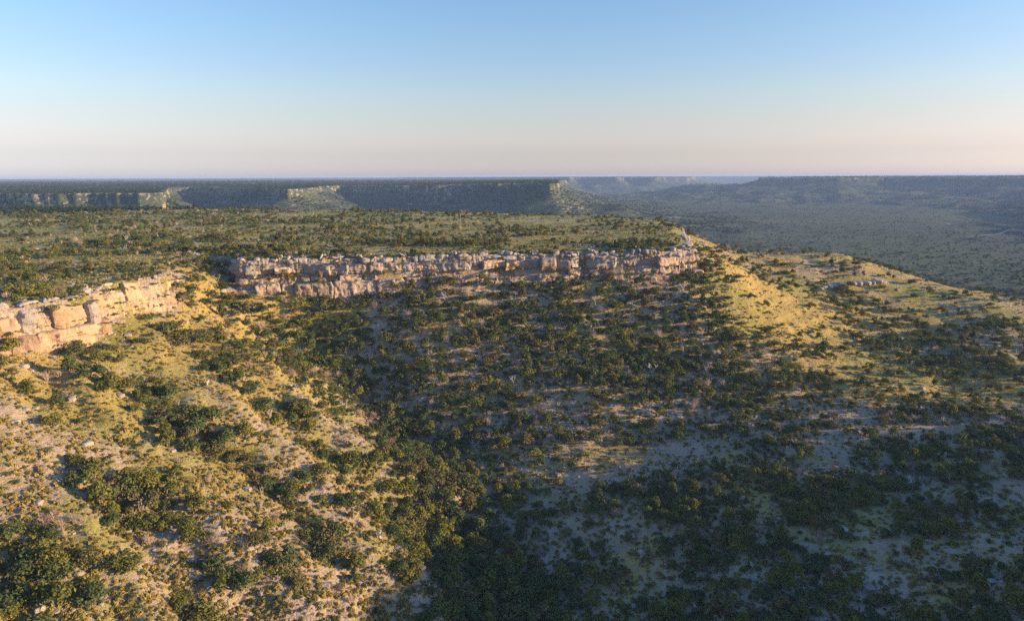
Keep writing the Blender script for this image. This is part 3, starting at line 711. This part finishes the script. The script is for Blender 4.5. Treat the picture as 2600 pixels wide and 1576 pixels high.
# low shrubs, leafless bushes, dead trees, boulders near enough to tell apart
def scatter(n, r0, r1, a0, a1, dens, law=1.0):
    X, Y = sample_fan(n, r0, r1, a0, a1, law); Z, m = land(X, Y)
    p = dens(X, Y, Z, m)
    ok = (RNG.random(n) < p) & (m['dA'] > 6)
    return X[ok], Y[ok], Z[ok], m['dA'][ok]
def singles(name, n, meshes, sizes, dens, cat, group, words, desc, tall=1.0, part=None, band=(100, 330)):
    X, Y, Z, d = scatter(n * 9, band[0], band[1], -38, 38, dens)
    x, y, f = px(X, Y, Z); ok = (x > 4) & (x < 1020) & (y > 250) & (y < 617)
    X, Y, Z, d, x, y = [q[ok][:n] for q in (X, Y, Z, d, x, y)]
    ents = []
    for i in range(len(X)):
        k = int(RNG.integers(len(meshes))); s_ = RNG.uniform(*sizes)
        base, row, col = place(x[i], y[i], X[i], Y[i], d[i])
        q = (s_ - sizes[0]) / (sizes[1] - sizes[0])
        ents.append([i, k, words[k], base, row, col, 'large' if q > .66 else 'medium' if q > .33 else 'small', s_])
    global PX_
    PX_ = lambda e: x[e[0]]
    lb = name_all(ents, lambda e, lv: '%s %s %s %s' % (e[6], e[2], desc, e[3]) + ('' if lv == 1 else ', %s %s' % (e[4], e[5])))
    for e in ents:
        i, k, s_ = e[0], e[1], e[7]
        if part:
            o = thing(name, (X[i], Y[i], Z[i] - 0.05), RNG.uniform(0, 6.28), s_)
            for pn, pm in part: child(pn, pm[k], o)
        else:
            o = bpy.data.objects.new(name, meshes[k]); COL.objects.link(o); o.location = (X[i], Y[i], Z[i] - (0.12 * s_ if name == 'boulder' else 0)); o.rotation_euler = (0, 0, RNG.uniform(0, 6.28)); o.scale = (s_, s_, s_ * tall)
        tag(o, lb[id(e)], cat, group)
gxf = lambda Y: np.interp(Y, [50, 110, 165, 211, 268, 293, 325], [25, 15, 2, -18, -40, -71, -125])
TWG = [bare_mesh('branches', twigs(500 + k, 1.0, a, 26, 0.018), M_TWIG) for k, a in enumerate((0.55, 0.75, 0.5))]
singles('bare_bush', 130, TWG, (2.0, 4.6), lambda X, Y, Z, m: np.where(X < gxf(Y) + 25, 0.5, 0.22), 'bush', 'leafless bushes on the slopes', ('round', 'upright', 'low'), 'leafless grey-brown bush')
BSH = [bare_mesh('foliage', crown(520 + k, 1.0, a, 7, 170, 0.15, base=0.05), M_BUSH) for k, a in enumerate((0.6, 0.45, 0.7))]
OAK = [bare_mesh('foliage', crown(540 + k, 1.0, a, 6, 170, 0.15, base=0.05), M_BRIGHT) for k, a in enumerate((0.6, 0.8))]
BST = [bare_mesh('stem', stems(530 + k, 0.5, 0.6, 3, 0.03), M_BARK) for k in range(3)]
singles('green_shrub', 220, BSH, (1.3, 2.8), lambda X, Y, Z, m: np.where(X < gxf(Y), 0.6, 0.25), 'shrub', 'small green shrubs on the slopes', ('rounded', 'low flat', 'upright'), 'grey-green shrub', part=[('foliage', BSH), ('stem', BST)])
singles('oak_shrub', 40, OAK, (1.8, 3.6), lambda X, Y, Z, m: np.where(np.abs(X - gxf(Y)) < 45, 0.5, 0.08), 'shrub', 'bright green oak shrubs', ('low', 'upright'), 'bright green oak shrub', part=[('foliage', OAK), ('stem', BST)], band=(120, 360))
SNG = [bare_mesh('snag', snag(560 + k, 1.0), M_SNAG) for k in range(3)]
for me in SNG: me.name = 'dead_tree'
singles('dead_tree', 30, SNG, (3.0, 5.2), lambda X, Y, Z, m: np.where(np.abs(X - gxf(Y) - 10) < 45, 0.6, 0.08), 'dead tree', 'dead trees in the thickets', ('forked', 'crooked', 'thin'), 'pale dead tree', band=(120, 345))
M_STONE = rock_mat('weathered_stone', (0.38, 0.31, 0.25), (0.30, 0.245, 0.20), (0.22, 0.19, 0.165), 0.2)
STN = [bare_mesh('boulder', stone(580 + k, 5), M_STONE, k % 2 == 0) for k in range(5)]
singles('boulder', 70, STN, (0.9, 3.2), lambda X, Y, Z, m: 0.3 * (m['dA'] < 60) + 0.08, 'boulder', 'limestone boulders on the slopes', ('rounded', 'slab-like', 'squat', 'jagged', 'pale'), 'limestone boulder', band=(110, 400))

wd_ = ('first', 'second', 'third', 'fourth', 'fifth', 'sixth', 'seventh', 'eighth', 'ninth', 'tenth', 'eleventh', 'twelfth')
for q in range(12):
    x_ = 197 + q * 4.4; y_ = 433 + 14 * (q / 11.0) ** 0.8 + RNG.normal(0, .6); s_ = RNG.uniform(3.4, 6.0)
    o = bpy.data.objects.new('outcrop_rock', STN[q % 5]); COL.objects.link(o); o.location = (x_, y_, float(ground_z(x_, y_)[0]) + .3); o.scale = (s_ * 1.25, s_, s_ * .75); o.rotation_euler = (0, 0, RNG.uniform(0, 6.28))
    tag(o, wd_[q] + ' rock from left in the pale ledge across the grassy spur', 'rock', 'ledge rocks on the grassy spur')

# ------------------------------------------------------------------ the uncountable rest
def protos(cname, meshes):
    c = bpy.data.collections.new(cname)
    for k, me in enumerate(meshes):
        o = bpy.data.objects.new('%s_shape_%02d' % (cname, k), me); c.objects.link(o)
    return c
def stuff(name, pts, sc, coll, npick, mat_over=None, squash=(0.75, 1.2)):
    n = len(pts)
    me = bpy.data.meshes.new(name); me.vertices.add(n); me.vertices.foreach_set('co', np.asarray(pts, np.float32).ravel())
    def at(nm, typ, a):
        q = me.attributes.new(nm, typ, 'POINT'); q.data.foreach_set('value', a)
    at('pick', 'INT', RNG.integers(0, npick, n).astype(np.int32))
    v = np.stack([sc * RNG.uniform(.82, 1.2, n), sc * RNG.uniform(.82, 1.2, n), sc * RNG.uniform(*squash, n)], 1).astype(np.float32)
    q = me.attributes.new('size', 'FLOAT_VECTOR', 'POINT'); q.data.foreach_set('vector', v.ravel())
    r_ = np.zeros((n, 3), np.float32); r_[:, 2] = RNG.uniform(0, 6.283, n); r_[:, :2] = RNG.normal(0, .05, (n, 2))
    q = me.attributes.new('turn', 'FLOAT_VECTOR', 'POINT'); q.data.foreach_set('vector', r_.ravel())
    o = bpy.data.objects.new(name, me); COL.objects.link(o); o['kind'] = 'stuff'
    g = bpy.data.node_groups.new(name + '_scatter', 'GeometryNodeTree')
    g.interface.new_socket('Geometry', in_out='INPUT', socket_type='NodeSocketGeometry'); g.interface.new_socket('Geometry', in_out='OUTPUT', socket_type='NodeSocketGeometry')
    gi = g.nodes.new('NodeGroupInput'); go = g.nodes.new('NodeGroupOutput'); ip = g.nodes.new('GeometryNodeInstanceOnPoints'); ci = g.nodes.new('GeometryNodeCollectionInfo')
    ci.inputs['Collection'].default_value = coll; ci.inputs['Separate Children'].default_value = True; ci.inputs['Reset Children'].default_value = True
    def na(nm, dt):
        a = g.nodes.new('GeometryNodeInputNamedAttribute'); a.data_type = dt; a.inputs['Name'].default_value = nm; return a.outputs['Attribute']
    ip.inputs['Pick Instance'].default_value = True
    L = g.links.new
    L(gi.outputs[0], ip.inputs['Points']); L(ci.outputs[0], ip.inputs['Instance']); L(na('pick', 'INT'), ip.inputs['Instance Index'])
    er = g.nodes.new('FunctionNodeEulerToRotation'); L(na('turn', 'FLOAT_VECTOR'), er.inputs[0]); L(er.outputs[0], ip.inputs['Rotation'])
    L(na('size', 'FLOAT_VECTOR'), ip.inputs['Scale']); L(ip.outputs[0], go.inputs[0])
    m = o.modifiers.new('scatter', 'NODES'); m.node_group = g
    return o
def treelet(k, p, nleaf, size):
    return join([crown(600 + k, nleaf=nleaf, size=size, **p), stems(650 + k, p['hgt'], p['wid'], 3, 0.13)])
P_NEAR = []
for k, (w_, p) in enumerate(SHAPES):
    for tone in ('olive', 'dark green') if k % 2 else ('olive', 'brownish green', 'dark green'):
        P_NEAR.append(bare_mesh('treelet', crown(600 + 31 * k + len(P_NEAR), nleaf=420, size=0.62, **p), M_MIX if tone == 'olive' else LEAF[tone]))
P_NEAR += [bare_mesh('bare', twigs(690 + k, 4.4, 3.2, 40, 0.05), M_TWIG) for k in range(2)] + [bare_mesh('bare', twigs(692 + k, 5.0, 2.6, 60, 0.04), M_TWIG) for k in range(2)] + [bare_mesh('snag', snag(695, 4.5), M_SNAG)]
rest = ~taken
stuff('woodland', np.stack([TX, TY, TZ - .1], 1)[rest], SZ[rest] / 5.0, protos('woodland', P_NEAR), len(P_NEAR))
P_FAR = [bare_mesh('far', crown(700 + k, nleaf=46, size=1.7, **p), M_FAR) for k, (w_, p) in enumerate(SHAPES[:5])]
fX, fY = sample_fan(180000, 960, 7000, -50, 50, -1.0)
fZ, fm = land(fX, fY)
pf = np.where(fm['d'] < 0, 0.62, 0.5) * np.clip(0.75 + 0.8 * fbm(fX / 160, fY / 160, 3, 221), 0.1, 1)
pf = np.where(fZ < -130, pf * 0.22, pf)
ok = RNG.random(len(fX)) < pf
fX, fY, fZ = fX[ok], fY[ok], fZ[ok]
stuff('far_woodland', np.stack([fX, fY, fZ], 1), RNG.uniform(0.7, 1.25, len(fX)) * np.clip(np.hypot(fX, fY) / 2500, 0.9, 1.6) * np.where(fZ < -130, 0.75, 1.0), protos('far_woodland', P_FAR), len(P_FAR))
# low brush and grass tufts
bX, bY = sample_fan(115000, 95, 950, -57, 57, -1.0); bZ, bm = land(bX, bY)
pb = np.where(bm['dA'] < 0, 0.42, np.where((bX > gxf(bY)) & (bY < 275), 0.20, np.where((bX > -110) & (bX < 125) & (bY > 255), 1.0, 0.22))) * np.clip(0.8 + 1.0 * fbm(bX / 15, bY / 15, 3, 231), 0.05, 1) * np.where(np.abs(bm['dA']) < 1.5, 0, 1)
ok = RNG.random(len(bX)) < pb; bX, bY, bZ = bX[ok], bY[ok], bZ[ok]
P_B = [BSH[0], BSH[1], BSH[2], TWG[0], TWG[2], bare_mesh('dark', crown(722, 1.0, 0.6, 7, 150, 0.16, base=0.05), LEAF['dark green']), bare_mesh('tan', crown(720, 1.0, 0.5, 6, 120, 0.16, base=0.05), M_GRASS), BSH[0]]
lp = []
for pth in (main_path, RIM_LEFT[1:] + ALCOVE):
    u_, P_, N_ = dense_path(pth)
    for q in range(int(u_[-1] * 2.4)):
        k0 = int(RNG.integers(len(u_))); w_ = RNG.choice([-3.0, 0.5, 3.8, 5.2], p=[.45, .2, .2, .15]) + RNG.normal(0, .8)
        zz = -40.8 if w_ < -1.5 else RNG.choice([-43.6, -48.8, -52.4]) - RNG.uniform(-.2, .6)
        lp.append((P_[k0, 0] + N_[k0, 0] * w_, P_[k0, 1] + N_[k0, 1] * w_, zz))
lp = np.array(lp); bX, bY, bZ = np.concatenate([bX, lp[:, 0]]), np.concatenate([bY, lp[:, 1]]), np.concatenate([bZ, lp[:, 2]])
stuff('brush', np.stack([bX, bY, bZ], 1), np.concatenate([RNG.uniform(0.7, 1.9, len(bX) - len(lp)), np.clip(RNG.lognormal(math.log(1.8), .45, len(lp)), .8, 4.2)]), protos('brush', P_B), len(P_B))
def tuft(seed):
    rg = np.random.default_rng(seed); n = 16
    a = rg.uniform(0, 6.28, n); C = np.stack([np.cos(a) * .22, np.sin(a) * .22, np.full(n, .2)], 1)
    return leaf_quads(C, np.stack([np.cos(a), np.sin(a), np.full(n, .5)], 1), 0.55, rg, 0.35)
P_G = [bare_mesh('tuft', tuft(740 + k), M_GRASS) for k in range(3)]
gX, gY = sample_fan(200000, 95, 620, -57, 57, -1.0); gZ, gm = land(gX, gY)
pg = 0.7 * np.clip(0.5 + 1.4 * fbm(gX / 9, gY / 9, 3, 241), 0.03, 1) * np.where(np.abs(gm['dA']) < 1.0, 0, 1) * np.where((gX > gxf(gY)) & (gm['dA'] > 0) & (gY < 275), 0.6, 1)
ok = RNG.random(len(gX)) < pg; gX, gY, gZ = gX[ok], gY[ok], gZ[ok]
stuff('grass', np.stack([gX, gY, gZ], 1), RNG.uniform(0.7, 1.7, len(gX)), protos('grass', P_G), 3)
P_S = [bare_mesh('rubble', stone(760 + k, 2), M_STONE) for k in range(4)]
sX, sY = sample_fan(80000, 95, 480, -57, 57, -1.0); sZ, sm = land(sX, sY)
ps = np.where(sX < gxf(sY) - 15, 0.45, 1.0) * np.clip(0.06 + 0.7 * fbm(sX / 20, sY / 20, 3, 251), 0.02, 1) + 0.7 * sm['ledge'] + 0.9 * np.exp(-np.abs(sm['dA']) / 8.0)
ok = RNG.random(len(sX)) < ps; sX, sY, sZ = sX[ok], sY[ok], sZ[ok]
stuff('rubble', np.stack([sX, sY, sZ], 1), np.clip(RNG.lognormal(math.log(0.5), .55, len(sX)) * (1 + 0.9 * np.exp(-np.abs(sm['dA'][ok]) / 9.0)), .2, 3.2), protos('rubble', P_S), 4)

# ------------------------------------------------------------------ the hunting blind on the far edge of the plateau
def boxm(x0, x1, y0, y1, z0, z1):
    V = np.array([(x, y, z) for z in (z0, z1) for y in (y0, y1) for x in (x0, x1)], float)
    return V, np.array([(0, 2, 3, 1), (4, 5, 7, 6), (0, 1, 5, 4), (2, 6, 7, 3), (0, 4, 6, 2), (1, 3, 7, 5)])
def one(name, VF, mat, parent):
    o = mesh_np(name, VF[0], VF[1], mat, False, None, parent); return o
M_TAN = wood_mat('tan_panel', (0.40, 0.30, 0.20), (0.44, 0.33, 0.22)); M_DARK = wood_mat('dark_opening', (0.03, 0.03, 0.03), (0.04, 0.04, 0.04)); M_POST = wood_mat('post_wood', (0.30, 0.22, 0.14), (0.36, 0.27, 0.18))
bx_, by_ = -406.0, 806.0
bl = thing('hunting_blind', (bx_, by_, float(ground_z(bx_, by_)[0])), R(35), 1.0)
tag(bl, 'tan hunting blind raised on legs at the far edge of the plateau', 'blind', 'ranch structures')
cab = one('cabin', boxm(-1.7, 1.7, -1.7, 1.7, 4.6, 8.4), M_TAN, bl); one('window', boxm(-1.0, 1.0, -1.76, -1.66, 6.6, 7.3), M_DARK, cab)
one('roof', boxm(-2.0, 2.0, -2.0, 2.0, 8.4, 8.65), M_POST, bl)
for sx_ in (-1, 1):
    for sy_ in (-1, 1): one('leg', tube((sx_ * 1.9, sy_ * 1.9, -0.5), (sx_ * 1.5, sy_ * 1.5, 4.6), .13, .13, 6), M_POST, bl)
one('ladder', join([tube((-.4, -3.6, 0), (-.4, -1.75, 4.6), .06, .06, 4), tube((.4, -3.6, 0), (.4, -1.75, 4.6), .06, .06, 4)] + [tube((-.4, -3.6 + 1.85 * q / 9, 4.6 * q / 9), (.4, -3.6 + 1.85 * q / 9, 4.6 * q / 9), .05, .05, 4) for q in range(1, 9)]), M_POST, bl)

# ------------------------------------------------------------------ pale ranch tracks in the valley
M_TRACK = wood_mat('track_dust', (0.33, 0.295, 0.25), (0.38, 0.34, 0.29))
def track(pts, wd):
    u, P, N = dense_path(pts, 6.0)
    N = np.stack([N[:, 0], N[:, 1]], 1)
    A = P + N * wd / 2; Bq = P - N * wd / 2
    za = ground_z(A[:, 0], A[:, 1]) + .5; zb = ground_z(Bq[:, 0], Bq[:, 1]) + .5
    V = np.concatenate([np.column_stack([A, za]), np.column_stack([Bq, zb])]); n = len(u); j = np.arange(n - 1)
    o = mesh_np('track', V, np.stack([j, n + j, n + j + 1, j + 1], 1), M_TRACK, True); o['kind'] = 'structure'
track([(760, 2050), (900, 1960), (1060, 1900), (1190, 1850), (1230, 1950), (1190, 2010)], 5)
track([(1000, 1500), (1250, 1640), (1500, 1800), (1800, 2050), (2100, 2300)], 5)
print('objects', len(bpy.data.objects))
